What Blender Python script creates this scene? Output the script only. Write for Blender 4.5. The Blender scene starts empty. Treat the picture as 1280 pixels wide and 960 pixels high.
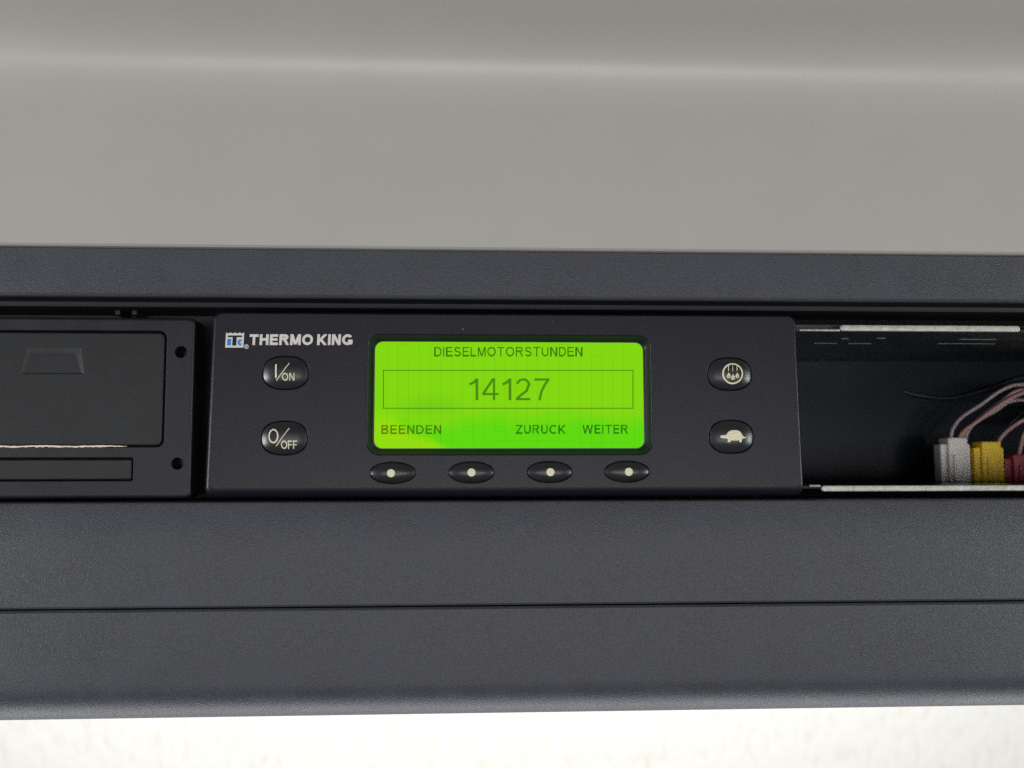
import bpy, bmesh, math, random
import numpy as np
from mathutils import Vector, Matrix
random.seed(4)

# ------------------------------------------------------------------ camera
SC = bpy.context.scene
COL = SC.collection
F, DIST = 1200.0, 0.30                       # focal length in photo pixels, distance to the console face
PITCH, YAW, ROLL = math.radians(5.0), math.radians(2.9), math.radians(0.12)
fw = Vector((math.sin(YAW)*math.cos(PITCH), math.cos(YAW)*math.cos(PITCH), math.sin(PITCH)))
rt = fw.cross(Vector((0, 0, 1))).normalized()
up = rt.cross(fw).normalized()
rt, up = (rt*math.cos(ROLL) - up*math.sin(ROLL)), (up*math.cos(ROLL) + rt*math.sin(ROLL))
CAM = Vector((0, -DIST, 0))
cam_d = bpy.data.cameras.new('camera')
cam = bpy.data.objects.new('camera', cam_d)
COL.objects.link(cam)
cam.matrix_world = Matrix(((rt.x, up.x, -fw.x, CAM.x), (rt.y, up.y, -fw.y, CAM.y), (rt.z, up.z, -fw.z, CAM.z), (0, 0, 0, 1)))
cam_d.sensor_width = 36.0
cam_d.lens = 36.0*F/1280.0
cam_d.clip_start, cam_d.clip_end = 0.01, 50
cam_d.dof.use_dof = True
cam_d.dof.focus_distance = 0.303
cam_d.dof.aperture_fstop = 14.0
SC.camera = cam

# ------------------------------------------------------------------ light and exposure
w = bpy.data.worlds.new('World'); SC.world = w; w.use_nodes = True
bg = w.node_tree.nodes['Background']
bg.inputs[0].default_value = (0.93, 0.96, 1.0, 1)
bg.inputs[1].default_value = 0.13
vs = SC.view_settings
vs.view_transform = 'Standard'; vs.look = 'None'; vs.exposure = 0.0; vs.gamma = 1.0; vs.use_curve_mapping = False
SC.cycles.use_denoising = False
SC.cycles.max_bounces = 8
SC.cycles.sample_clamp_indirect = 6.0

def area(name, loc, target, sx, sy, power, col):
    l = bpy.data.lights.new(name, 'AREA'); l.shape = 'RECTANGLE'
    l.size, l.size_y, l.energy, l.color = sx, sy, power, col
    o = bpy.data.objects.new(name, l); COL.objects.link(o)
    o.location = loc
    o.rotation_euler = (Vector(target) - Vector(loc)).to_track_quat('-Z', 'Y').to_euler()
    return o
# daylight entering the cab: low and broad from the front, both side windows; daylight on the wall outside
area('cab_daylight', (0.1, -1.75, -0.20), (0, 0, 0.03), 1.7, 0.36, 11.2, (1.0, 0.98, 0.96))
area('left_window', (-1.05, -0.42, -0.10), (0, 0, 0), 0.20, 0.30, 8.5, (0.98, 1.0, 0.99))
area('right_window', (1.1, -0.45, -0.08), (0, 0, 0), 0.24, 0.32, 6, (0.98, 1.0, 0.99))
area('lower_edge_fill', (0, 0.24, -0.80), (0, 0.0, -0.08), 1.6, 0.35, 8, (0.97, 0.98, 1.0))  # unseen lamp added for daylight from below, brightens the rolled lower edge
area('outdoor_daylight', (0, 0.62, 0.75), (0, 1.45, -0.35), 3.0, 0.7, 62, (1.0, 0.985, 0.94))

# ------------------------------------------------------------------ pixel to place
def P(px, py, d):
    """point of the plane at depth d (metres behind the console face) seen at photo pixel (px, py)"""
    v = fw*F + rt*(px - 640.0) + up*(480.0 - py)
    t = (d - CAM.y)/v.y
    return CAM + v*t
def Z(py, d, px=640): return P(px, py, d).z
def X(px, d, py=500): return P(px, py, d).x
MM = 0.001

# ------------------------------------------------------------------ materials
def mat(name, col, rough=0.5, metal=0.0, grain=0.0, gscale=2200, var=0.0, vscale=40, specks=0.0, spec=0.5, rvar=0.0, gdist=0.00012, galb=0.0):
    m = bpy.data.materials.new(name); m.use_nodes = True
    nt = m.node_tree; b = nt.nodes['Principled BSDF']
    b.inputs['Base Color'].default_value = (*col, 1)
    b.inputs['Roughness'].default_value = rough
    b.inputs['Metallic'].default_value = metal
    b.inputs['Specular IOR Level'].default_value = spec
    N, L = nt.nodes.new, nt.links.new
    geo = N('ShaderNodeNewGeometry')
    out = None
    if var or specks:
        n = N('ShaderNodeTexNoise'); n.inputs['Scale'].default_value = vscale; n.inputs['Detail'].default_value = 6; n.inputs['Roughness'].default_value = 0.6
        L(geo.outputs['Position'], n.inputs['Vector'])
        mr = N('ShaderNodeMapRange'); mr.inputs[1].default_value = 0.3; mr.inputs[2].default_value = 0.7
        mr.inputs[3].default_value = 1 - var; mr.inputs[4].default_value = 1 + var
        L(n.outputs[0], mr.inputs[0])
        mx = N('ShaderNodeVectorMath'); mx.operation = 'SCALE'; mx.inputs[0].default_value = col
        L(mr.outputs[0], mx.inputs['Scale'])
        out = mx.outputs[0]
        if galb:
            ga = N('ShaderNodeTexNoise'); ga.inputs['Scale'].default_value = gscale; ga.inputs['Detail'].default_value = 2.5
            L(geo.outputs['Position'], ga.inputs['Vector'])
            gm = N('ShaderNodeMapRange'); gm.inputs[1].default_value = 0.25; gm.inputs[2].default_value = 0.75
            gm.inputs[3].default_value = 1 - galb; gm.inputs[4].default_value = 1 + galb
            L(ga.outputs[0], gm.inputs[0])
            gx_ = N('ShaderNodeVectorMath'); gx_.operation = 'SCALE'; L(out, gx_.inputs[0]); L(gm.outputs[0], gx_.inputs['Scale'])
            out = gx_.outputs[0]
        if specks:
            v = N('ShaderNodeTexVoronoi'); v.inputs['Scale'].default_value = 210
            L(geo.outputs['Position'], v.inputs['Vector'])
            sp = N('ShaderNodeSeparateColor'); L(v.outputs['Color'], sp.inputs[0])
            rr = N('ShaderNodeMath'); rr.operation = 'MULTIPLY'; rr.inputs[1].default_value = 0.055; L(sp.outputs[1], rr.inputs[0])
            lt = N('ShaderNodeMath'); lt.operation = 'LESS_THAN'; L(v.outputs['Distance'], lt.inputs[0]); L(rr.outputs[0], lt.inputs[1])
            gt = N('ShaderNodeMath'); gt.operation = 'GREATER_THAN'; gt.inputs[1].default_value = 1 - specks; L(sp.outputs[0], gt.inputs[0])
            mu = N('ShaderNodeMath'); mu.operation = 'MULTIPLY'; L(lt.outputs[0], mu.inputs[0]); L(gt.outputs[0], mu.inputs[1])
            mi = N('ShaderNodeMix'); mi.data_type = 'RGBA'; L(mu.outputs[0], mi.inputs[0]); L(out, mi.inputs[6]); mi.inputs[7].default_value = (0.22, 0.21, 0.2, 1)
            out = mi.outputs[2]
        L(out, b.inputs['Base Color'])
        if rvar:
            m2 = N('ShaderNodeMapRange'); m2.inputs[1].default_value = 0.3; m2.inputs[2].default_value = 0.7
            m2.inputs[3].default_value = rough - rvar; m2.inputs[4].default_value = rough + rvar
            L(n.outputs[0], m2.inputs[0]); L(m2.outputs[0], b.inputs['Roughness'])
    if grain:
        g = N('ShaderNodeTexNoise'); g.inputs['Scale'].default_value = gscale; g.inputs['Detail'].default_value = 2.5
        L(geo.outputs['Position'], g.inputs['Vector'])
        bp = N('ShaderNodeBump'); bp.inputs['Strength'].default_value = grain; bp.inputs['Distance'].default_value = gdist
        L(g.outputs[0], bp.inputs['Height']); L(bp.outputs[0], b.inputs['Normal'])
    return m
M = {}
M['silver'] = mat('satin silver paint', (0.41, 0.392, 0.364), 0.43, 0.12, 0.12, 2600, 0.02, 30, spec=0.6, galb=0.03)
M['fascia'] = mat('grained anthracite plastic', (0.045, 0.047, 0.059), 0.42, 0, 1.0, 2600, 0.10, 60, specks=0.06, rvar=0.05, gdist=0.00016, galb=0.30, spec=0.45)
M['face'] = mat('soft black plastic', (0.0075, 0.0076, 0.0145), 0.37, 0, 0.25, 2600, 0.10, 50, specks=0.05, galb=0.15, spec=0.29)
M['blank'] = mat('matt black plastic', (0.0115, 0.012, 0.017), 0.44, 0, 0.4, 2000, 0.18, 90, specks=0.10, rvar=0.06, galb=0.25, spec=0.35)
M['pocket'] = mat('worn grey black plastic', (0.0125, 0.0135, 0.0155), 0.46, 0, 0.4, 2000, 0.15, 70, specks=0.07, galb=0.25, spec=0.35)
M['rim'] = mat('shaded fascia underside', (0.010, 0.010, 0.014), 0.5, 0, 0.4, 2300, 0.1, 80, galb=0.2, spec=0.3)  # darker copy of the fascia plastic, shade of the underside put into the colour
M['liner'] = mat('black recess liner', (0.010, 0.010, 0.012), 0.5, 0, 0.3, 2300)
M['button'] = mat('black rubber button', (0.016, 0.017, 0.019), 0.33, 0, 0.12, 3000)
M['legend'] = mat('cream legend print', (0.72, 0.68, 0.47), 0.6)
M['print'] = mat('light grey print', (0.62, 0.59, 0.56), 0.6)
M['blue'] = mat('blue print', (0.008, 0.20, 0.52), 0.6)
M['steel'] = mat('galvanised steel', (0.44, 0.445, 0.40), 0.45, 0.3, 0.5, 1500, 0.22, 500)
M['sleeve'] = mat('shaded sleeve steel', (0.0042, 0.0075, 0.0145), 0.30, 0, 0.15, 600, 0.2, 60, spec=0.16)  # darkness of the unlit slot put into the steel's base colour
M['ceiling'] = mat('lightened sleeve steel', (0.030, 0.040, 0.046), 0.35, 0.3, 0.3, 500, 0.35, 90, rvar=0.1)  # lighter copy of the sleeve colour with a bluish reflection painted in
M['tab'] = mat('dull steel tab', (0.16, 0.18, 0.20), 0.4, 0.3)
M['bezel'] = mat('display mask', (0.006, 0.007, 0.006), 0.3)
M['white_plug'] = mat('white nylon', (0.80, 0.76, 0.73), 0.45, 0, 0.1, 800, 0.06, 200)
M['yellow_plug'] = mat('yellow nylon', (0.95, 0.66, 0.04), 0.45, 0, 0.1, 800, 0.08, 200)
M['red_plug'] = mat('maroon nylon', (0.36, 0.04, 0.06), 0.45, 0, 0.1, 800, 0.08, 200)
M['pink_wire'] = mat('pinkish wire insulation', (0.50, 0.30, 0.29), 0.45)
M['grey_wire'] = mat('greyish wire insulation', (0.42, 0.34, 0.34), 0.45)
M['cable'] = mat('dark cable', (0.014, 0.018, 0.022), 0.4, spec=0.35)
M['torn'] = mat('cream torn edge', (0.72, 0.62, 0.50), 0.7)
M['painted_reflection'] = mat('brown residue', (0.0135, 0.0085, 0.006), 0.7, 0, 0.3, 2200, 0.3, 150)  # warm reflection of the cream edge as a brown colour

def wall_mat():
    m = bpy.data.materials.new('rough white wall'); m.use_nodes = True
    nt = m.node_tree; b = nt.nodes['Principled BSDF']; N, L = nt.nodes.new, nt.links.new
    b.inputs['Roughness'].default_value = 0.8
    geo = N('ShaderNodeNewGeometry'); mp = N('ShaderNodeMapping'); mp.inputs['Scale'].default_value = (1, 1, 0.4)
    L(geo.outputs['Position'], mp.inputs[0])
    n = N('ShaderNodeTexNoise'); n.inputs['Scale'].default_value = 60; n.inputs['Detail'].default_value = 2
    L(mp.outputs[0], n.inputs['Vector'])
    r = N('ShaderNodeValToRGB')
    r.color_ramp.elements[0].position = 0.30; r.color_ramp.elements[0].color = (0.75, 0.728, 0.69, 1)
    r.color_ramp.elements[1].position = 0.47; r.color_ramp.elements[1].color = (0.80, 0.795, 0.775, 1)
    L(n.outputs[0], r.inputs[0]); L(r.outputs[0], b.inputs['Base Color'])
    bp = N('ShaderNodeBump'); bp.inputs['Strength'].default_value = 0.4; bp.inputs['Distance'].default_value = 0.004
    L(n.outputs[0], bp.inputs['Height']); L(bp.outputs[0], b.inputs['Normal'])
    return m
M['wall'] = wall_mat()

def screen_mat():
    m = bpy.data.materials.new('green backlight'); m.use_nodes = True
    nt = m.node_tree; N, L = nt.nodes.new, nt.links.new
    for n in list(nt.nodes): nt.nodes.remove(n)
    out = N('ShaderNodeOutputMaterial'); em = N('ShaderNodeEmission'); L(em.outputs[0], out.inputs[0])
    gl = None
    tc = N('ShaderNodeTexCoord')
    nz = N('ShaderNodeTexNoise'); nz.inputs['Scale'].default_value = 75; nz.inputs['Detail'].default_value = 1.5
    L(tc.outputs['Object'], nz.inputs['Vector'])
    sub = N('ShaderNodeMath'); sub.operation = 'SUBTRACT'; sub.inputs[1].default_value = 0.5; L(nz.outputs[0], sub.inputs[0])
    def lin(ax, az, k, c):                       # ax*x + az*z + k*noise + c, clamped and smoothed
        s = N('ShaderNodeSeparateXYZ'); L(tc.outputs['Object'], s.inputs[0])
        a = N('ShaderNodeMath'); a.operation = 'MULTIPLY_ADD'; a.inputs[1].default_value = ax; a.inputs[2].default_value = c; L(s.outputs[0], a.inputs[0])
        b = N('ShaderNodeMath'); b.operation = 'MULTIPLY_ADD'; b.inputs[1].default_value = az; L(s.outputs[2], b.inputs[0]); L(a.outputs[0], b.inputs[2])
        d = N('ShaderNodeMath'); d.operation = 'MULTIPLY_ADD'; d.inputs[1].default_value = k; L(sub.outputs[0], d.inputs[0]); L(b.outputs[0], d.inputs[2])
        r = N('ShaderNodeMapRange'); r.interpolation_type = 'SMOOTHSTEP'; L(d.outputs[0], r.inputs[0])
        return r.outputs[0]
    def mix(f, a, b):
        x = N('ShaderNodeMix'); x.data_type = 'RGBA'; L(f, x.inputs[0])
        if isinstance(a, tuple): x.inputs[6].default_value = a
        else: L(a, x.inputs[6])
        x.inputs[7].default_value = b
        return x.outputs[2]
    c = mix(lin(3, -125, 1.2, -0.55), (0.215, 0.655, 0.006, 1), (0.110, 0.672, 0.006, 1))     # greener towards the bottom edge
    c = mix(lin(-80, -150, 2.6, -3.7), c, (0.275, 0.70, 0.005, 1))                          # yellow lower left corner
    bl = N('ShaderNodeVectorMath'); bl.operation = 'DISTANCE'; bl.inputs[1].default_value = (-0.0245, 0, -0.0035)
    ms = N('ShaderNodeMapping'); ms.inputs['Scale'].default_value = (0.6, 0, 1.6); L(tc.outputs['Object'], ms.inputs[0])
    bl.inputs[1].default_value = (-0.0150, 0, -0.0052); L(ms.outputs[0], bl.inputs[0])
    br = N('ShaderNodeMapRange'); br.interpolation_type = 'SMOOTHSTEP'; br.inputs[1].default_value = 0.0; br.inputs[2].default_value = 0.0085; br.inputs[3].default_value = 0.5; br.inputs[4].default_value = 0
    L(bl.outputs['Value'], br.inputs[0])
    c = mix(br.outputs[0], c, (0.13, 0.55, 0.008, 1))                                        # darker smudge
    L(c, em.inputs[0]); em.inputs[1].default_value = 1.04
    return m
M['screen'] = screen_mat()
def film(name, col):
    m = bpy.data.materials.new(name); m.use_nodes = True
    nt = m.node_tree
    for n in list(nt.nodes): nt.nodes.remove(n)
    o = nt.nodes.new('ShaderNodeOutputMaterial'); t = nt.nodes.new('ShaderNodeBsdfTransparent'); t.inputs[0].default_value = (*col, 1)
    nt.links.new(t.outputs[0], o.inputs[0])
    return m
M['lcd'] = film('dark liquid crystal', (0.21, 0.27, 1.0))
M['lcd_warm'] = film('brownish liquid crystal', (0.45, 0.30, 1.0))
M['lcd_digit'] = film('grey liquid crystal', (0.33, 0.37, 1.0))
M['trace'] = film('electrode trace', (0.74, 0.82, 1.0))

# ------------------------------------------------------------------ object helpers
WO = {}
def link(o, parent, origin):
    COL.objects.link(o)
    WO[o] = Vector(origin)
    if parent is not None:
        o.parent = parent
        o.location = WO[o] - WO[parent]
    else:
        o.location = origin
    return o
def finish(o, label=None, cat=None, group=None, kind=None):
    for k, v in (('label', label), ('category', cat), ('group', group), ('kind', kind)):
        if v: o[k] = v
    return o
def empty(name, loc, label, cat, group=None):
    e = bpy.data.objects.new(name, None); e.empty_display_size = 0.01
    link(e, None, loc)
    return finish(e, label, cat, group)
def mesh(verts, faces, origin, smooth_deg=None, bigflat=None):
    me = bpy.data.meshes.new('mesh')
    me.from_pydata([tuple(Vector(v) - origin) for v in verts], [], faces)
    bm = bmesh.new(); bm.from_mesh(me)
    bmesh.ops.remove_doubles(bm, verts=bm.verts, dist=1e-7)
    bmesh.ops.recalc_face_normals(bm, faces=bm.faces)
    shade(bm, smooth_deg, bigflat)
    bm.to_mesh(me); bm.free()
    return me
def shade(bm, deg, bigflat):
    if deg is None: return
    for f in bm.faces: f.smooth = True
    for e in bm.edges:
        if len(e.link_faces) == 2:
            a = e.calc_face_angle(0)
            big = bigflat and any(f.normal.y < -0.99999 for f in e.link_faces)
            if a > math.radians(deg) or (big and a > 1e-4): e.smooth = False
    if bigflat:
        for f in bm.faces:
            if f.normal.y < -0.99999: f.smooth = False
def obj(name, verts, faces, m, parent=None, origin=None, deg=None, bigflat=None, label=None):
    vs_ = [Vector(v) for v in verts]
    if origin is None:
        lo = Vector((min(v[i] for v in vs_) for i in range(3))); hi = Vector((max(v[i] for v in vs_) for i in range(3)))
        origin = (lo + hi)/2
    me = mesh(vs_, faces, Vector(origin), deg, bigflat)
    me.materials.append(M[m])
    o = bpy.data.objects.new(name, me)
    link(o, parent, origin)
    if label: o['label'] = label
    return o
def loft(loops, cap0=True, cap1=True):
    n = len(loops[0]); v = [p for l in loops for p in l]; f = []
    for i in range(len(loops) - 1):
        for j in range(n):
            a, b = i*n + j, i*n + (j + 1) % n
            f.append((a, b, b + n, a + n))
    if cap0: f.append(tuple(range(n - 1, -1, -1)))
    if cap1: f.append(tuple(range((len(loops) - 1)*n, len(loops)*n)))
    return v, f
def rrect(x0, x1, z0, z1, r, y, n=8, rb=None):
    """rounded rectangle loop in the plane y; rb: radius of the lower corners"""
    rb = r if rb is None else rb
    pts = []
    for cx, cz, a0, q in ((x1 - r, z1 - r, 0, r), (x0 + r, z1 - r, 90, r), (x0 + rb, z0 + rb, 180, rb), (x1 - rb, z0 + rb, 270, rb)):
        for k in range(n + 1):
            a = math.radians(a0 + 90*k/n)
            pts.append(Vector((cx + q*math.cos(a), y, cz + q*math.sin(a))))
    return pts
def box(x0, x1, y0, y1, z0, z1):
    v = [(x, y, z) for x in (x0, x1) for y in (y0, y1) for z in (z0, z1)]
    f = [(0, 1, 3, 2), (4, 6, 7, 5), (0, 4, 5, 1), (2, 3, 7, 6), (0, 2, 6, 4), (1, 5, 7, 3)]
    return v, f
def bevbox(x0, x1, y0, y1, z0, z1, b, n=3, corner=None):
    """slab whose front (y0) edges are rounded by b"""
    c = corner if corner is not None else b*1.01
    loops = [rrect(x0, x1, z0, z1, c, y1)]
    for k in range(n + 1):
        a = math.radians(90*k/n); i = b*(1 - math.cos(a))
        loops.append(rrect(x0 + i, x1 - i, z0 + i, z1 - i, max(c - i, 1e-5), y0 + b - b*math.sin(a)))
    return loft(loops)
def extrude_x(profile, x0, x1, n=1):
    """closed profile [(y, z)] swept along x"""
    loops = [[Vector((x0 + (x1 - x0)*k/n, y, z)) for y, z in profile] for k in range(n + 1)]
    return loft(loops)
def tube(pts, r, seg=8, sub=8):
    pts = [Vector(p) for p in pts]; P4 = [pts[0]*2 - pts[1]] + pts + [pts[-1]*2 - pts[-2]]
    c = []
    for i in range(1, len(P4) - 2):
        a, b, d, e = P4[i-1:i+3]
        for k in range(sub):
            t = k/sub
            c.append(0.5*((2*b) + (d - a)*t + (2*a - 5*b + 4*d - e)*t*t + (3*b - a - 3*d + e)*t**3))
    c.append(pts[-1])
    loops = []; side = Vector((0, 1, 0.1)).normalized()
    for i, p in enumerate(c):
        t = (c[min(i+1, len(c)-1)] - c[max(i-1, 0)]).normalized()
        u = side.cross(t).normalized(); v = t.cross(u)
        loops.append([p + (u*math.cos(2*math.pi*k/seg) + v*math.sin(2*math.pi*k/seg))*r for k in range(seg)])
    return loft(loops)
def boolean(base, cutters):
    """base minus cutters, each (verts, faces) in world coordinates; returns verts, faces"""
    def tmp(vf):
        me = bpy.data.meshes.new('t'); me.from_pydata([tuple(v) for v in vf[0]], [], vf[1])
        bm = bmesh.new(); bm.from_mesh(me); bmesh.ops.remove_doubles(bm, verts=bm.verts, dist=1e-7)
        bmesh.ops.recalc_face_normals(bm, faces=bm.faces); 
        for v in bm.verts: v.co *= 1000
        bm.to_mesh(me); bm.free()
        o = bpy.data.objects.new('t', me); COL.objects.link(o); return o
    a = tmp(base); cs = [tmp(c) for c in cutters]
    for c in cs:
        md = a.modifiers.new('b', 'BOOLEAN'); md.operation = 'DIFFERENCE'; md.solver = 'EXACT'; md.object = c
    dg = bpy.context.evaluated_depsgraph_get(); me = bpy.data.meshes.new_from_object(a.evaluated_get(dg))
    v = [p.co/1000 for p in me.vertices]; f = [tuple(p.vertices) for p in me.polygons]
    for o in [a] + cs:
        d = o.data; bpy.data.objects.remove(o); bpy.data.meshes.remove(d)
    bpy.data.meshes.remove(me)
    return v, f

# ------------------------------------------------------------------ printed marks: a stroke alphabet turned into small flat cells
def arc(cx, cy, rx, ry, a0, a1, n=14):
    return [(cx + rx*math.cos(math.radians(a0 + (a1 - a0)*k/n)), cy + ry*math.sin(math.radians(a0 + (a1 - a0)*k/n))) for k in range(n + 1)]
def glyph(ch, s):
    """ink width and strokes (centre lines) of a capital of height 1 and stroke s"""
    h = s/2; T = 1 - h; B = h
    if ch == 'I': return s, [[(h, 0), (h, 1)]]
    if ch == 'L': return .64, [[(h, 0), (h, 1)], [(0, B), (.64, B)]]
    if ch == 'E': return .74, [[(h, 0), (h, 1)], [(0, B), (.74, B)], [(0, T), (.73, T)], [(0, .52), (.69, .52)]]
    if ch == 'F': return .67, [[(h, 0), (h, 1)], [(0, T), (.67, T)], [(0, .5), (.60, .5)]]
    if ch == 'T': return .80, [[(.40, 0), (.40, 1)], [(0, T), (.80, T)]]
    if ch == 'H': return .80, [[(h, 0), (h, 1)], [(.80 - h, 0), (.80 - h, 1)], [(0, .53), (.80, .53)]]
    if ch == 'N': return .80, [[(h, 0), (h, 1)], [(.80 - h, 0), (.80 - h, 1)], [(h*.8, 1.04), (.80 - h*.8, -.04)]]
    if ch == 'M': return .95, [[(h, 0), (h, 1)], [(.95 - h, 0), (.95 - h, 1)], [(h*1.0, 1.06), (.475, -.04 + s*.5)], [(.95 - h*1.0, 1.06), (.475, -.04 + s*.5)]]
    if ch == 'W': return 1.30, [[(h*.9, 1.03), (.34, -.03)], [(.34, -.03), (.65, 1.03)], [(.65, 1.03), (.96, -.03)], [(.96, -.03), (1.30 - h*.9, 1.03)]]
    if ch == 'Z': return .78, [[(0, T), (.76, T)], [(0, B), (.78, B)], [(h*.9, B - .03), (.76 - h*.9, T + .03)]]
    if ch == 'K': return .86, [[(h, 0), (h, 1)], [(h, .30), (.80, 1.04)], [(.33, .52), (.83 - h*.3, -.05)]]
    if ch == 'U': return .80, [[(h, 1), (h, .36)] + arc(.40, .40, .40 - h, .40 - h, 180, 360) + [(.80 - h, .36), (.80 - h, 1)]]
    if ch == 'D': return .84, [[(h, 0), (h, 1)], [(0, T), (.38, T)] + arc(.38, .5, .46 - h, .5 - h, 90, -90, 18) + [(0, B)]]
    if ch == 'B':
        return .77, [[(h, 0), (h, 1)], [(0, T), (.46, T)] + arc(.46, .755, .26 - h*.7, .245 - h, 90, -90) + [(0, .52)], [(0, .52), (.48, .52)] + arc(.48, .27, .29 - h, .27 - h, 90, -90) + [(0, B)]]
    if ch == 'R':
        return .86, [[(h, 0), (h, 1)], [(0, T), (.52, T)] + arc(.52, .735, .29 - h, .265 - h, 90, -90) + [(0, .47 + h)], [(.40, .47), (.50, .44), (.62, .27), (.80 - h*.3, -.04)]]
    if ch in 'O': return .98, [arc(.49, .5, .49 - h, .5 - h, 0, 360, 30)]
    if ch == '0': return .62, [arc(.31, .5, .31 - h, .5 - h, 0, 360, 28)]
    if ch == 'C': return .90, [arc(.48, .5, .48 - h, .5 - h, 38, 322, 26)]
    if ch == 'G': return .95, [arc(.49, .5, .49 - h, .5 - h, 42, 318, 26) + [(.95 - h, .16), (.95 - h, .5)], [(.95, .5 - h), (.53, .5 - h)]]
    if ch == 'S':
        return .80, [arc(.40, .745, .36 - h, .255 - h, 18, 180, 12) + [(h + .03, .70), (.16, .585), (.40, .52), (.64, .455)] + arc(.40, .27, .40 - h, .27 - h, 25, -162, 14)]
    if ch == '1': return .36, [[(.36 - h, 0), (.36 - h, 1)], [(.36 - h, 1.0 - s*.2), (.20, .83), (0, .725)]]
    if ch == '2': return .65, [arc(.34, .71, .29 - h*.8, .29 - h, 172, 0, 14) + [(.60 - h, .62), (.50, .45), (.22, .22), (.08, .06), (h, B)], [(.02, B), (.65, B)]]
    if ch == '4': return .70, [[(.70 - h - .14, 0), (.70 - h - .14, 1)], [(0, .28), (.70, .28)], [(.50, 1.02), (.03, .27)]]
    if ch == '7': return .64, [[(0, T), (.64, T)], [(.60, .96), (.42, .68), (.28, .36), (.21, -.02)]]
    raise ValueError(ch)
GAP = 0.20
def text_strokes(txt, s, gap=GAP, space=0.30):
    x = 0; out = []
    for ch in txt:
        if ch == ' ': x += space; continue
        gw, st = glyph(ch, s)
        out.append((x, x + gw, [[(p[0] + x, p[1]) for p in q] for q in st]))
        x += gw + gap
    return x - gap, out
def seg_mask(gx, gy, pts, w):
    m = np.zeros(gx.shape, bool)
    for i in range(len(pts) - 1):
        (ax, ay), (bx, by) = pts[i], pts[i + 1]
        dx, dy = bx - ax, by - ay; l = math.hypot(dx, dy)
        if l < 1e-9: continue
        t = ((gx - ax)*dx + (gy - ay)*dy)/l; q = np.abs((gx - ax)*dy - (gy - ay)*dx)/l
        m |= (t >= 0) & (t <= l) & (q <= w/2)
        if i: m |= (gx - ax)**2 + (gy - ay)**2 <= (w/2)**2
    return m
def cells(mask, xs, ys):
    """runs of filled cells -> quads in pixel units (x grows right, y grows down)"""
    q = []
    for r in range(mask.shape[0]):
        row = np.concatenate(([0], mask[r].astype(int), [0])); d = np.diff(row)
        for a, b in zip(np.where(d == 1)[0], np.where(d == -1)[0]):
            q.append((xs[a], xs[b], ys[r], ys[r + 1]))
    return q
def raster(fn, x0, x1, y0, y1, c):
    nx, ny = int(math.ceil((x1 - x0)/c)), int(math.ceil((y1 - y0)/c))
    xs = x0 + np.arange(nx + 1)*c; ys = y0 + np.arange(ny + 1)*c
    gx, gy = np.meshgrid((xs[:-1] + xs[1:])/2, (ys[:-1] + ys[1:])/2)
    return cells(fn(gx, gy), xs, ys)
def text_cells(txt, x0, x1, ytop, ybot, s, c=0.3, gap=GAP, space=0.3, slant=0.0):
    W, gl = text_strokes(txt, s, gap, space)
    sx, sy = (x1 - x0)/W, (ybot - ytop)
    def fn(px, py):
        v = (ybot - py)/sy; u = (px - x0)/sx - slant*v
        m = np.zeros(px.shape, bool)
        for a, b, st in gl:
            inside = (u >= a - .001) & (u <= b + .001) & (v >= 0) & (v <= 1)
            if not inside.any(): continue
            g = np.zeros(px.shape, bool)
            for pts in st: g |= seg_mask(u, v, pts, s)
            m |= g & inside
        return m
    return raster(fn, x0 - 1, x1 + 1 + abs(slant)*sy, ytop - .5, ybot + .5, c)
def print_obj(name, quads, surf, m, parent, label=None, sub=1):
    """flat print: pixel quads laid on a surface; surf(px, py) -> point"""
    v, f = [], []
    for a, b, t, u in quads:
        n = max(1, int((b - a)/sub)) if sub > 1 else 1
        for k in range(n):
            p, q = a + (b - a)*k/n, a + (b - a)*(k + 1)/n
            i = len(v); v += [surf(p, u), surf(q, u), surf(q, t), surf(p, t)]; f.append((i, i + 1, i + 2, i + 3))
    return obj(name, v, f, m, parent, label=label)

# ================================================================== the console
XL, XR = -0.62, 0.62
console = empty('overhead_console', (0, 0.05, Z(885, 0.01)), 'dark grey overhead console with a long recess for three slots', 'console')
# upper band: face from 314 to 374, underside running back to the recess
yb = 0.0
ua, ub = Z(313, yb), Z(374, yb)
prof = [(0.0008, ua), (yb, ua - 0.0006), (yb - 0.0002, ub + 0.0010), (yb + 0.0003, ub + 0.0003), (yb + 0.0010, ub), (0.0016, ub), (0.0016, ub + .002), (0.030, ub + .002), (0.030, ua)]
v, f = extrude_x(prof, XL, XR); obj('upper_band', v, f, 'fascia', console, deg=25)
prof = [(0.0017, ub + .0019), (0.0017, ub + .0002), (0.0113, ub + 0.0002), (0.0115, Z(384.2, 0.0115)), (0.0117, Z(386.2, 0.0115)), (0.0123, Z(387.0, 0.0123)), (0.030, Z(387.0, 0.0123)), (0.030, ub + .0019)]  # underside of the band as its own piece, darkened for shade
v, f = extrude_x(prof, XL, XR); obj('shaded_underside', v, f, 'rim', console, deg=25)
# lower bar
la, lb = Z(626, 0.0), Z(756.2, 0.0)
prof = [(0.030, la + .0001), (0.0012, la), (0.0003, la - .0003), (0.0, la - .0010), (-.0004, (la + lb)/2), (0.0, lb + .0006), (.0005, lb), (0.030, lb)]
v, f = extrude_x(prof, XL, XR); obj('lower_bar', v, f, 'fascia', console, deg=25)
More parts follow.
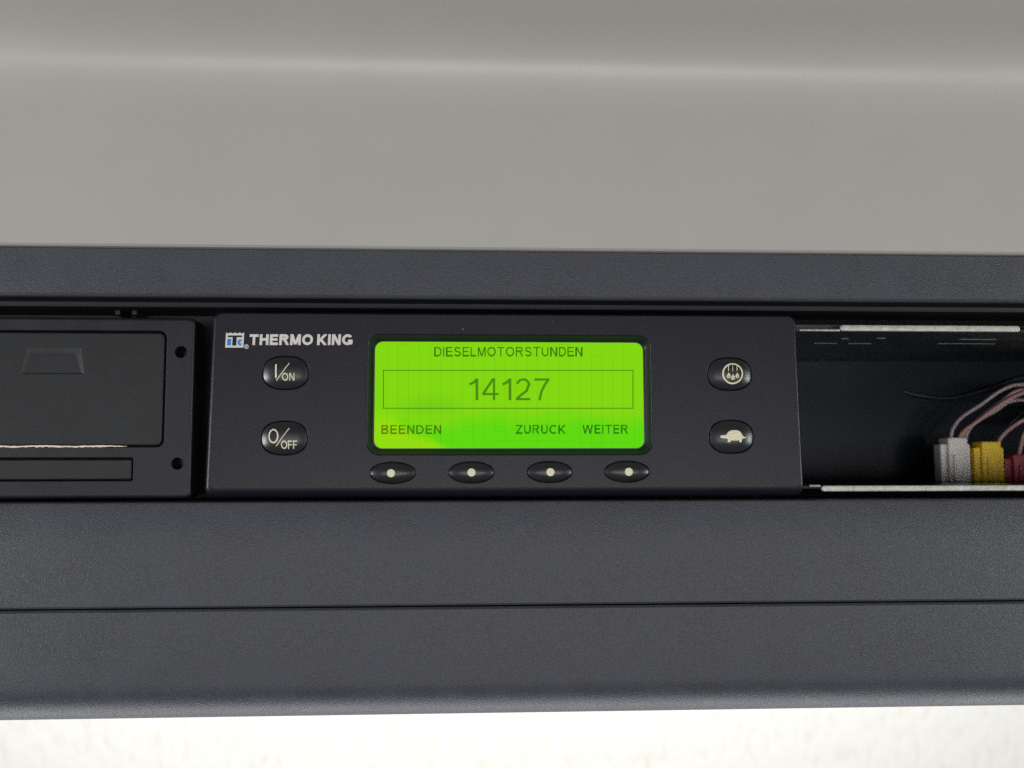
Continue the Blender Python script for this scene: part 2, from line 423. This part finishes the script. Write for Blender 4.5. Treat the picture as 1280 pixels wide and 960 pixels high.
# lower cover, its bottom edge rolling away from the viewer
lc = Z(758.2, 0.0)
zt = Z(850, 0.0)
prof = [(0.030, lc), (0.0006, lc), (0.0, lc - .0007), (-.0002, Z(800, 0)), (0.0, Z(825, 0)), (0.0, zt + .0008)]
zl = Z(889.5, 0.015)
for k in range(0, 25):
    a = math.radians(90*k/24)
    prof.append((0.016*(1 - math.cos(a)) + .00005, zt - (zt - zl)*math.sin(a)))
prof += [(0.16, prof[-1][1] + 0.012), (0.16, lc)]
v, f = extrude_x(prof, XL, XR); obj('lower_cover', v, f, 'fascia', console, deg=25)
zbot = min(p[1] for p in prof)
# recess liner behind blank plate and control unit, and above / below the sleeve
xs0 = X(1003, 0.01) - 0.004; xs1 = xs0 + 0.184
for a, b in ((XL, xs0 - .0005), (xs1 + .0005, XR)):
    v, f = box(a, b, 0.0305, 0.034, la - .03, ub + .04); obj('recess_liner', v, f, 'liner', console)
v, f = box(XL, XR, 0.165, 0.172, zbot + .014, 0.26); obj('back_panel', v, f, 'liner', console)
# plastic frame edge left of the sleeve's upper flange
v, f = box(X(985, .012), X(1300, .012), 0.0127, 0.03, Z(413.5, .0127), Z(404, .0127)); obj('frame_edge', v, f, 'fascia', console)
for px in (144, 165):
    v, f = box(X(px - 3, .02), X(px + 3, .02), 0.0195, 0.03, Z(396, .0195), Z(389.5, .0195)); obj('clip', v, f, 'liner', console)

# silver panel above: flat face, crease, then a roll forward at the top
sil = empty('silver_trim_panel', (0, 0.0, Z(311, -.003)), 'satin silver grey panel with a soft horizontal crease above the dark console', 'trim panel')
s0, s1 = Z(311.5, -.003), Z(81, -.003)
prof = [(0.02, s0 + .0002), (-.0022, s0), (-.0030, s0 + .0006)]
ang = [(311, 0), (140, 0), (112, 4), (96, 9), (87, 15), (81, 20), (72, 29), (60, 38), (45, 48), (22, 57), (-60, 61), (-130, 62)]
y, z = prof[-1]; py = 308
while py > -130:
    py -= 2 if py < 145 else 8
    a = np.interp(-py, [-q[0] for q in ang], [q[1] for q in ang])
    zn = Z(py, y); y -= (zn - z)*math.tan(math.radians(a)); z = zn
    prof.append((y, z))
prof += [(y, z + .03), (0.02, z + .03)]
v, f = extrude_x(prof, XL, XR); obj('panel', v, f, 'silver', sil, deg=20)

# ================================================================== control unit
FD = 0.0035                                      # depth of its face
def S(px, py, d=FD - 0.00006): return P(px, py, d)
cu = empty('control_unit', P(630, 620, FD + .01), 'black refrigeration control unit with green display between blank plate and open slot', 'control unit')
x0, x1 = X(261, FD, 505), X(999.5, FD, 505)
z0, z1 = Z(621.5, FD), Z(390.5, FD)
loops = []
rc = 0.0028
yb_ = 0.026
def fl(il, ir, it, ib, y, r):
    l = rrect(x0 + il, x1 - ir, z0 + ib, z1 - it, max(r, .0006), y, 8)
    for p in l:                                   # sides splay towards the bottom
        p.x += math.copysign(.0012*(z1 - p.z)/(z1 - z0), p.x - (x0 + x1)/2)
    return l
loops.append(fl(0, 0, 0, 0, yb_, rc)); loops.append(fl(0, 0, 0, 0, FD + .0034, rc))
n = 7
for k in range(1, n + 1):
    a = math.radians(90*k/n); c_, s_ = 1 - math.cos(a), math.sin(a)
    loops.append(fl(.0018*c_, .0013*c_, .0010*c_, .0032*c_, FD + .0034*(1 - s_)**1.0, rc - .001*c_))
base = loft(loops)
# cutters: display opening with rounded rim
def rim_cutter(loopfn, depth, rim, n=4):
    """loopfn(offset, y); rim radius flares out at the face"""
    ls = [loopfn(rim, FD - .002)]
    for k in range(n + 1):
        a = math.radians(90*k/n)
        ls.append(loopfn(rim*(1 - math.sin(a)), FD + rim*(1 - math.cos(a)) - (1e-5 if k == 0 else 0)))
    ls.append(loopfn(0, FD + depth))
    return loft(ls)
DD = FD + .0024
dx0, dx1, dz0, dz1 = X(466, DD, 495), X(806.5, DD, 495), Z(561.5, DD), Z(426.5, DD)
cx0, cx1, cz0, cz1 = X(460.5, FD, 495), X(813.5, FD, 495), Z(567, FD), Z(420, FD)
ls = [rrect(cx0 - .0006, cx1 + .0006, cz0 - .0006, cz1 + .0006, .0042, FD - .002)]
for k in range(4):
    a = math.radians(30*k); o_ = .0006*(1 - math.sin(a))
    ls.append(rrect(cx0 - o_, cx1 + o_, cz0 - o_, cz1 + o_, .0036 + o_, FD + .0006*(1 - math.cos(a)) - (1e-5 if k == 0 else 0)))
ls.append(rrect(dx0, dx1, dz0, dz1, .0031, DD - .0003)); ls.append(rrect(dx0, dx1, dz0, dz1, .0031, DD + .0022))
cutters = [loft(ls)]
def sup(cx, cz, a, b, e, y, n=40):
    pts = []
    for k in range(n):
        t = 2*math.pi*k/n; c, s = math.cos(t), math.sin(t)
        pts.append(Vector((cx + a*math.copysign(abs(c)**(2/e), c), y, cz + b*math.copysign(abs(s)**(2/e), s))))
    return pts
big = [('on', 357, 466), ('off', 355.5, 547.5), ('defrost', 912, 467.5), ('turtle', 914, 546)]
soft = [(491, 591), (589.5, 590.5), (687, 590), (783.5, 589.5)]
BIG = dict(a=.0069, b=.0050, e=2.45, H=.0016); SOFT = dict(a=.0069, b=.0031, e=2.05, H=.0014)
for _, px, py in big:
    p = P(px, py, FD); cutters.append(rim_cutter(lambda o, y, p=p: sup(p.x, p.z, BIG['a'] + .00022 + o, BIG['b'] + .00022 + o, BIG['e'], y), .003, .00035))
for px, py in soft:
    p = P(px, py, FD); cutters.append(rim_cutter(lambda o, y, p=p: sup(p.x, p.z, SOFT['a'] + .00020 + o, SOFT['b'] + .00020 + o, SOFT['e'], y), .003, .00030))
v, f = boolean(base, cutters)
obj('faceplate', v, f, 'face', cu, deg=40, bigflat=2e-4)

# display: black mask, lit area, characters
disp = obj('display', *loft([rrect(dx0 + 5e-5, dx1 - 5e-5, dz0 + 5e-5, dz1 - 5e-5, .0030, DD + .0020), rrect(dx0 + 5e-5, dx1 - 5e-5, dz0 + 5e-5, dz1 - 5e-5, .0030, DD)]), 'bezel', cu, label='green backlit display with dark characters')
LD = DD - .00008
lit = rrect(X(468.3, LD, 495), X(804.3, LD, 495), Z(560.2, LD), Z(427.8, LD), .0026, LD)
obj('lit_area', lit, [tuple(range(len(lit)))], 'screen', disp)
CD = LD - .00010
def SC_(px, py): return P(px, py, CD)
LC = .7
print_obj('title_lettering', text_cells('DIESELMOTORSTUNDEN', 543, 728, 433.6, 445.6, .145, LC, gap=.19), SC_, 'lcd', disp, 'dark green word DIESELMOTORSTUNDEN')
print_obj('number_lettering', text_cells('14127', 587, 687, 472.8, 500.6, .108, LC, gap=.17), SC_, 'lcd_digit', disp, 'large grey green number 14127')
print_obj('word_lettering', text_cells('BEENDEN', 477, 551.5, 531.2, 542.6, .165, LC), SC_, 'lcd_warm', disp, 'dark word BEENDEN')
print_obj('word_lettering', text_cells('ZURUCK', 645, 707, 531, 542.4, .165, LC), SC_, 'lcd', disp, 'dark word ZURUCK')
print_obj('word_lettering', text_cells('WEITER', 728, 785, 530.8, 542.2, .165, LC), SC_, 'lcd', disp, 'dark word WEITER')
def frame(a, b, t, u, w_): return [(a, b, t, t + w_), (a, b, u - w_, u), (a, a + w_, t + w_, u - w_), (b - w_, b, t + w_, u - w_)]
print_obj('number_frame', frame(478.7, 791.6, 462.4, 510.8, 1.0), SC_, 'lcd', disp)
def SC2(px, py): return P(px, py, LD - .00004)
tr = []
xs = [483.5 + 13.45*k for k in range(24)]
for k, x in enumerate(xs):
    a = random.choice((430, 430, 444, 455)); b = random.choice((558, 552, 540, 525, 558))
    tr.append((x, x + .55, a, b))
    if k % 3 == 1 and k < 22:
        tr.append((x + .55, xs[k + 1], a, a + .55)); tr.append((x + .55, xs[k + 1], b - .55, b))
for a, b, y in ((530, 573, 551), (618, 690, 551), (724, 790, 553)): tr.append((a, b, y, y + .6))
print_obj('electrode_trace', tr, SC2, 'trace', disp)

# buttons
def dome(r, H): return H*(1 - min(r, 1)**2.6)
def button_mesh(D):
    ls = [sup(0, 0, D['a'], D['b'], D['e'], .0024), sup(0, 0, D['a'], D['b'], D['e'], .0003)]
    for k in range(1, 13):
        r = math.sqrt(1 - (k/12.5)**1.6)
        ls.append(sup(0, 0, D['a']*r, D['b']*r, D['e'], .0003 - dome(r, D['H'])))
    v, f = loft(ls)
    me = mesh([Vector(p) for p in v], f, Vector((0, 0, 0)), 50)
    me.materials.append(M['button']); return me
BO = FD - .0002
def add_button(me, px, py, label):
    p = P(px, py, FD); p.y = BO
    o = bpy.data.objects.new('button', me); link(o, cu, p); o['label'] = label
    return o, p
def on_dome(p, D):
    def s(px, py):
        q = P(px, py, p.y - D['H'])
        u, w_ = (q.x - p.x)/D['a'], (q.z - p.z)/D['b']
        r = (abs(u)**D['e'] + abs(w_)**D['e'])**(1/D['e'])
        q.y = p.y + .0003 - dome(r, D['H']) - .00007
        return q
    return s
mb, ms = button_mesh(BIG), button_mesh(SOFT)
labels = {'on': 'black oval button marked I/ON', 'off': 'black oval button marked O/OFF', 'defrost': 'black oval button with defrost drops symbol', 'turtle': 'black oval button with tortoise symbol'}
def poly_mask(gx, gy, pts):
    m = np.zeros(gx.shape, bool); n = len(pts)
    for i in range(n):
        (ax, ay), (bx, by) = pts[i], pts[(i + 1) % n]
        if ay == by: continue
        m ^= ((ay > gy) != (by > gy)) & (gx < (bx - ax)*(gy - ay)/(by - ay) + ax)
    return m
for kind, px, py in big:
    b, p = add_button(mb, px, py, labels[kind]); sf = on_dome(p, BIG)
    if kind == 'on':
        q = raster(lambda x, y: seg_mask(x, y, [(344.6, 455), (344.6, 472.3)], 2.0) | seg_mask(x, y, [(345, 475.5), (361.3, 453.5)], 1.0), 340, 365, 452, 477, .25)
        q += text_cells('ON', 352.2, 367.8, 465.8, 475.6, .15, .25, gap=.16)
    elif kind == 'off':
        q = raster(lambda x, y: seg_mask(x, y, arc(341.3, 545, 5.6, 8.2, 0, 360, 30), 1.7) | seg_mask(x, y, [(344.8, 557.6), (361, 535)], 1.0), 332, 364, 533, 560, .25)
        q += text_cells('OFF', 351, 371, 550.6, 561, .15, .25, gap=.14)
    elif kind == 'defrost':
        def fn(x, y):
            m = np.abs(np.hypot(x - 916.4, y - 466.8) - 12.2) <= .95
            for ux, b_ in ((911, 463.4), (916.4, 464), (921.8, 463.4)): m |= seg_mask(x, y, [(ux, 456.5), (ux, b_)], .9)
            for ux, uy in ((911.2, 470), (916.6, 472.2), (922, 470)):
                dr = (np.hypot(x - ux, y - uy) <= 2.3) | poly_mask(x, y, [(ux - 2.1, uy - .9), (ux, uy - 4.8), (ux + 2.1, uy - .9)])
                m |= dr & ~(np.hypot(x - ux, y - uy) <= .8)
            return m
        q = raster(fn, 902, 931, 453, 481, .25)
    else:
        t = [(901, 544.8), (903.5, 544), (907, 544.2), (908.8, 542.8), (911, 539.6), (914, 538), (918, 537.6), (923, 538), (926.4, 540), (929, 544.4), (931.4, 546.4), (934.5, 545.8), (931.5, 547.8), (928.4, 548.4),
             (927.4, 552.6), (924.4, 552.8), (925.2, 550.4), (914, 550.4), (912.6, 552.8), (909.2, 552.6), (911, 549.6), (907.6, 548), (903.4, 547.8), (901, 546.8)]
        q = raster(lambda x, y: poly_mask(x, y, t), 899, 936, 536, 554, .25)
    print_obj('legend', q, sf, 'legend', b, sub=2)
dots = [(488.6, 591.5), (589.3, 590.6), (688.2, 590.2), (786.3, 589.8)]
names = ['first softkey from the left, below BEENDEN', 'second softkey from the left', 'third softkey from the left, below ZURUCK', 'fourth softkey from the left, below WEITER']
for (px, py), (qx, qy), nm in zip(soft, dots, names):
    b, p = add_button(ms, px, py, nm)
    print_obj('legend', raster(lambda x, y: np.hypot(x - qx, y - qy) <= 5.0, qx - 6, qx + 6, qy - 6, qy + 6, .25), on_dome(p, SOFT), 'legend', b, sub=2)

# maker's mark
print_obj('brand_lettering', text_cells('THERMO KING', 311.5, 440.5, 417.8, 431.3, .235, .25, gap=.11, space=.26, slant=.05), S, 'print', cu, 'light grey bold lettering THERMO KING')
def logo_uv(x, y): return x - (434.5 - y)*.06
def tee(x, y):
    u = logo_uv(x, y)
    left = (u >= 283.6) & (u <= 288.4) & (y >= 423.6) & (y <= 431.8)
    right = (u >= 296.6) & (u <= 301.6) & (y >= 424.2) & (y <= 431.8) & ~((np.abs(y - 428) < 1.1) & (u > 299.4)) & ~((u < 297.8) & (np.abs(y - 428) > 2.2))
    return left | right
def logo(x, y):
    u = logo_uv(x, y)
    top = 415.6 + 1.3*np.abs(((u - 281.4)/5.7 + .5) % 1 - .5)*2
    m = (u >= 281.4) & (u <= 304.2) & (y >= top) & (y <= 434.4)
    bar = (u >= 283.8) & (u <= 301.8) & (y >= 419.2) & (y <= 421.6)
    stem = (u >= 290) & (u <= 295.2) & (y >= 421.4) & (y <= 432)
    return m & ~bar & ~stem & ~tee(x, y)
lg = print_obj('logo', raster(logo, 280, 308, 415, 436, .25), S, 'print', cu, 'square white and blue emblem with a crown edge and dark T')
print_obj('logo_fill', raster(tee, 280, 308, 415, 436, .25), S, 'blue', lg)
print_obj('trademark_sign', raster(lambda x, y: (np.abs(np.hypot(x - 308, y - 433.2) - 2.4) <= .35) | seg_mask(x, y, [(307.3, 434.8), (307.3, 431.9), (308.7, 431.9), (308.9, 433.2), (307.5, 433.4), (309, 434.8)], .5), 304, 312, 429, 437, .2), S, 'print', cu)

# ================================================================== blank plate on the left
BD = 0.0050
bp_ = empty('blanking_plate', P(60, 622, BD + .01), 'matt black blanking plate with pocket cover and two screw holes, left of display', 'blanking plate')
bx1 = X(240.5, BD, 510); bx0 = bx1 - 0.187
bz0, bz1 = Z(623, BD, 120), Z(396.5, BD, 120)
base = bevbox(bx0, bx1, BD, BD + .012, bz0, bz1, .0010, 4, .0018)
pcx1, pcz0, pcz1 = X(206.5, BD, 480), Z(558.5, BD, 120), Z(413.5, BD, 120); pcx0 = bx0 + .02
stx1, stz0, stz1 = X(166, BD, 587), Z(601, BD, 90), Z(572.5, BD, 90); stx0 = bx0 + .02
def cut(x0, x1, z0, z1, r, y0, y1):
    q = .0003
    return loft([rrect(x0 - q, x1 + q, z0 - q, z1 + q, r + q, y0), rrect(x0 - q, x1 + q, z0 - q, z1 + q, r + q, BD - 1e-6), rrect(x0 - q*.35, x1 + q*.35, z0 - q*.35, z1 + q*.35, r + q*.35, BD + q*.45), rrect(x0, x1, z0, z1, r, BD + q*1.2), rrect(x0, x1, z0, z1, r, y1)])
cs = [cut(pcx0, pcx1, pcz0, pcz1, .0022, BD - .002, BD + .009), cut(stx0, stx1, stz0, stz1, .0005, BD - .002, BD + .009)]
for px, py in ((226, 440), (221.5, 579.5)):
    p = P(px, py, BD)
    cs.append(loft([sup(p.x, p.z, .0021, .0021, 2, BD - .002, 28), sup(p.x, p.z, .0019, .0019, 2, BD + .0001, 28), sup(p.x, p.z, .0018, .0018, 2, BD + .009, 28)]))
v, f = boolean(base, cs); obj('plate', v, f, 'blank', bp_, deg=40, bigflat=1e-4)
g = .00045
cov = bevbox(pcx0 + g, pcx1 - g*1.3, BD + .0003, BD + .0085, pcz0 + g*.9, pcz1 - g, .0005, 3, .0018)
def trap(pts, y): return [Vector((P(a, b, BD).x, y, P(a, b, BD).z)) for a, b in pts]
rec = loft([trap([(24, 467.5), (33, 434.5), (101, 434.5), (105, 467.5)], BD - .0002), trap([(24, 467.5), (33, 434.5), (101, 434.5), (105, 467.5)], BD + .00031), trap([(29, 466), (36, 440.5), (93, 440.5), (101, 466)], BD + .00065)])
lz = Z(523, BD, 100)
groove = box(pcx0 - .01, X(195, BD), BD - .001, BD + .00042, lz - .00012, lz + .00012)
v, f = boolean(cov, [rec, groove])
pc = obj('pocket_cover', v, f, 'pocket', bp_, deg=40, bigflat=5e-5)
v, f = bevbox(stx0 + g*.7, stx1 - g, BD + .0004, BD + .008, stz0 + g*.8, stz1 - g, .0004, 3, .0005)
obj('strip_cover', v, f, 'pocket', bp_, deg=40, bigflat=5e-5)
# torn pale edge in the gap below the pocket cover
tv, tf = [], []
px = -40; yj = 0; k = 0
top, bot = [], []
while px < 160:
    t = max(0.15, 1 - max(0, px - 135)/28)
    jj = random.uniform(-.5, .5)
    top.append(P(px, 557.0 + .4*math.sin(px*.09) + jj*.5, BD - .00004)); bot.append(P(px, 557.0 + .4*math.sin(px*.09) + (1.3 + random.random()*1.4)*t + jj*.4, BD - .00004))
    px += random.uniform(1.5, 4)
n = len(top); tv = top + bot + [q + Vector((0, .0012, 0)) for q in top] + [q + Vector((0, .0012, 0)) for q in bot]
for i in range(n - 1):
    tf += [(i, i + 1, n + i + 1, n + i), (2*n + i, 3*n + i, 3*n + i + 1, 2*n + i + 1), (i, 2*n + i, 2*n + i + 1, i + 1), (n + i, n + i + 1, 3*n + i + 1, 3*n + i)]
obj('torn_edge', tv, tf, 'torn', bp_, label='cream torn rim under the pocket cover')
rv = trap([(-60, 560.5), (150, 560.8), (147, 564), (150, 568), (146, 571), (-60, 571)], BD - .00005)  # reflection of the torn cream edge, painted on as a thin brown strip
obj('painted_reflection', rv, [tuple(range(len(rv)))], 'painted_reflection', bp_, label='brownish strip, painted reflection of the cream rim')

# ================================================================== radio sleeve on the right
SD = 0.0080
slv = empty('radio_sleeve', P(1200, 612, SD + .03), 'open metal radio sleeve with pale flanges, right of the display', 'radio sleeve')
sx0, sx1 = xs0, xs0 + .182
sz0, sz1 = Z(607, SD, 1150), Z(414.5, SD, 1150)
DEP = SD + .088
t = .0008
def sbox(name, *a, m='sleeve', par=slv): 
    v, f = box(*a); return obj(name, v, f, m, par)
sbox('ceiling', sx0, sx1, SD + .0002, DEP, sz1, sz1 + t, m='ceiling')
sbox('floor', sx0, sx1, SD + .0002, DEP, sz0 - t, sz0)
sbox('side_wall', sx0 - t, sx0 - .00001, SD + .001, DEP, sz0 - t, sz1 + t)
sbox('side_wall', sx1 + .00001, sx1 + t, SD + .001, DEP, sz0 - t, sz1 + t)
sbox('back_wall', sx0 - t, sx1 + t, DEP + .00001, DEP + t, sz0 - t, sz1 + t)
def flange(pa, pb, za, zb, r, y=SD):
    a, b = X(pa, y, 510), X(pb, y, 510)
    v, f = bevbox(a, b, y - .0008, y + .0001, za, zb, .0003, 3, r)
    obj('flange', v, f, 'steel', slv, deg=50)
flange(1053, 1278.5, sz1 - .0000, sz1 + .0020, .0010)
flange(1285, 1720, sz1 - .0000, sz1 + .0023, .0011)
flange(1023, 1720, sz0 - .0018, sz0 + .0001, .0009)
v, f = bevbox(X(1001, SD), X(1052.3, SD), SD - .0005, SD + .0001, sz1 - .0001, sz1 + .0006, .0002, 2, .00025); obj('flange_lip', v, f, 'steel', slv, deg=50)
v, f = bevbox(X(1008, SD), X(1022, SD), SD - .0005, SD + .0001, sz0 - .0003, sz0 + .0004, .0002, 2, .0003); obj('flange_lip', v, f, 'steel', slv, deg=50)
for a, b, py, h in ((1052, 1061, 423, .8), (1096, 1107, 422.5, .8), (1018, 1046, 429, .6), (1060, 1089, 429.3, .6), (1172, 1244, 429.5, .5), (1200, 1246, 424, .6)):
    zc = sz1 - CAM.z
    # depth at which the ceiling shows at that pixel
    d = SD
    for k in range(30):
        d += (Z(py, d, (a + b)/2) - sz1)*-1.6
    A, B_ = P(a, py, d), P(b, py, d)
    sbox('tab', A.x, B_.x, d, d + .0015, sz1 - .00020*h, sz1 + .0002, m='tab')

# ================================================================== plugs and wires in the sleeve
def plug(cat_name, label, pxa, pxb, pytop, d, m, wires, lug):
    a, b = X(pxa, d, 575), X(pxb, d, 575); h = Z(pytop, d, (pxa + pxb)/2); zb = sz0 + .00002
    root = empty('plug_connector', ((a + b)/2, d + .006, zb), label, 'connector', 'cable plugs in the radio slot')
    wd = b - a
    v, f = bevbox(a + wd*.22, b - wd*.12, d, d + .0075, zb, h, .0006, 3, .0007); hs = obj('housing', v, f, m, root, deg=40)
    v, f = bevbox(a, a + wd*.215, d + .0012, d + .0065, zb, h - (h - zb)*.14, .0005, 3, .0006); obj('side_rail', v, f, m, root, deg=40)
    v, f = bevbox(b - wd*.115, b, d + .0010, d + .0065, zb, h - (h - zb)*.14, .0005, 3, .0006); obj('side_rail', v, f, m, root, deg=40)
    v, f = bevbox(a + wd*.36, a + wd*.50, d - .0009, d + .0005, zb + (h - zb)*.02, zb + (h - zb)*.62, .0004, 2, .0005); obj('latch', v, f, m, hs, deg=40)
    for pts, r, wm in wires:
        q = [P(x, y, d + dd) for x, y, dd in pts]
        q[0].z = min(q[0].z, h - .0006)
        v, f = tube(q, r); obj('wire', v, f, wm, root, deg=60)
    return root
plug('w', 'white plug connector, leftmost of the three plugs in the open slot', 1178, 1215, 547, .072, 'white_plug', [
    ([(1188, 552, .004), (1191, 536, .003), (1203, 521, .001), (1226, 506, -.002), (1250, 489, -.004), (1272, 481, -.004), (1300, 484, .000), (1345, 500, .024)], .00075, 'grey_wire'),
    ([(1197, 552, .004), (1204, 540, .002), (1220, 528, .000), (1246, 509, -.003), (1272, 494, -.004), (1300, 488, .001), (1345, 504, .024)], .00080, 'pink_wire'),
    ([(1200, 552, .006), (1208, 538, .003), (1226, 521, .001), (1250, 503, -.001), (1274, 488, -.002), (1302, 492, .003), (1345, 506, .024)], .00075, 'pink_wire'),
    ([(1207, 552, .007), (1209, 542, .006), (1219, 529, .006), (1244, 514, .003), (1274, 500, .002), (1345, 508, .024)], .00070, 'grey_wire')], True)
plug('y', 'yellow plug connector between the white and the maroon plug', 1220, 1257, 552, .072, 'yellow_plug', [
    ([(1247, 556, .004), (1252, 546, .003), (1264, 535, .001), (1282, 524, -.001), (1310, 516, .004), (1345, 512, .024)], .00080, 'pink_wire'),
    ([(1236, 556, .007), (1240, 548, .008), (1262, 530, .008), (1290, 512, .008), (1345, 510, .024)], .0006, 'cable')], True)
plug('r', 'maroon plug connector at the right edge, beside the yellow plug', 1257.8, 1300, 568, .072, 'red_plug', [
    ([(1273, 572, .004), (1276, 558, .002), (1281, 542, .000), (1294, 528, .002), (1345, 514, .024)], .00085, 'pink_wire'),
    ([(1284, 572, .004), (1287, 556, .003), (1292, 540, .002), (1305, 530, .004), (1345, 516, .024)], .0008, 'grey_wire')], True)
v, f = tube([P(x, y, DEP - (.0012 if x > 1136 else -.0004)) for x, y in ((1128, 489), (1150, 494.5), (1190, 497.5), (1235, 486), (1280, 472), (1345, 470))], .0010)  # tube added in place of curved reflections on the back wall
cb = obj('reflection_streak', v, f, 'cable', None, deg=60)
finish(cb, 'thin dark tube added for curved reflections at the back of the open slot', 'cable')

# ================================================================== behind
v, f = box(-3, 3, 1.6, 1.7, -1.6, 0.9)
wl = obj('white_wall', v, f, 'wall', None)
finish(wl, 'overexposed white rough wall showing below the console', 'wall')
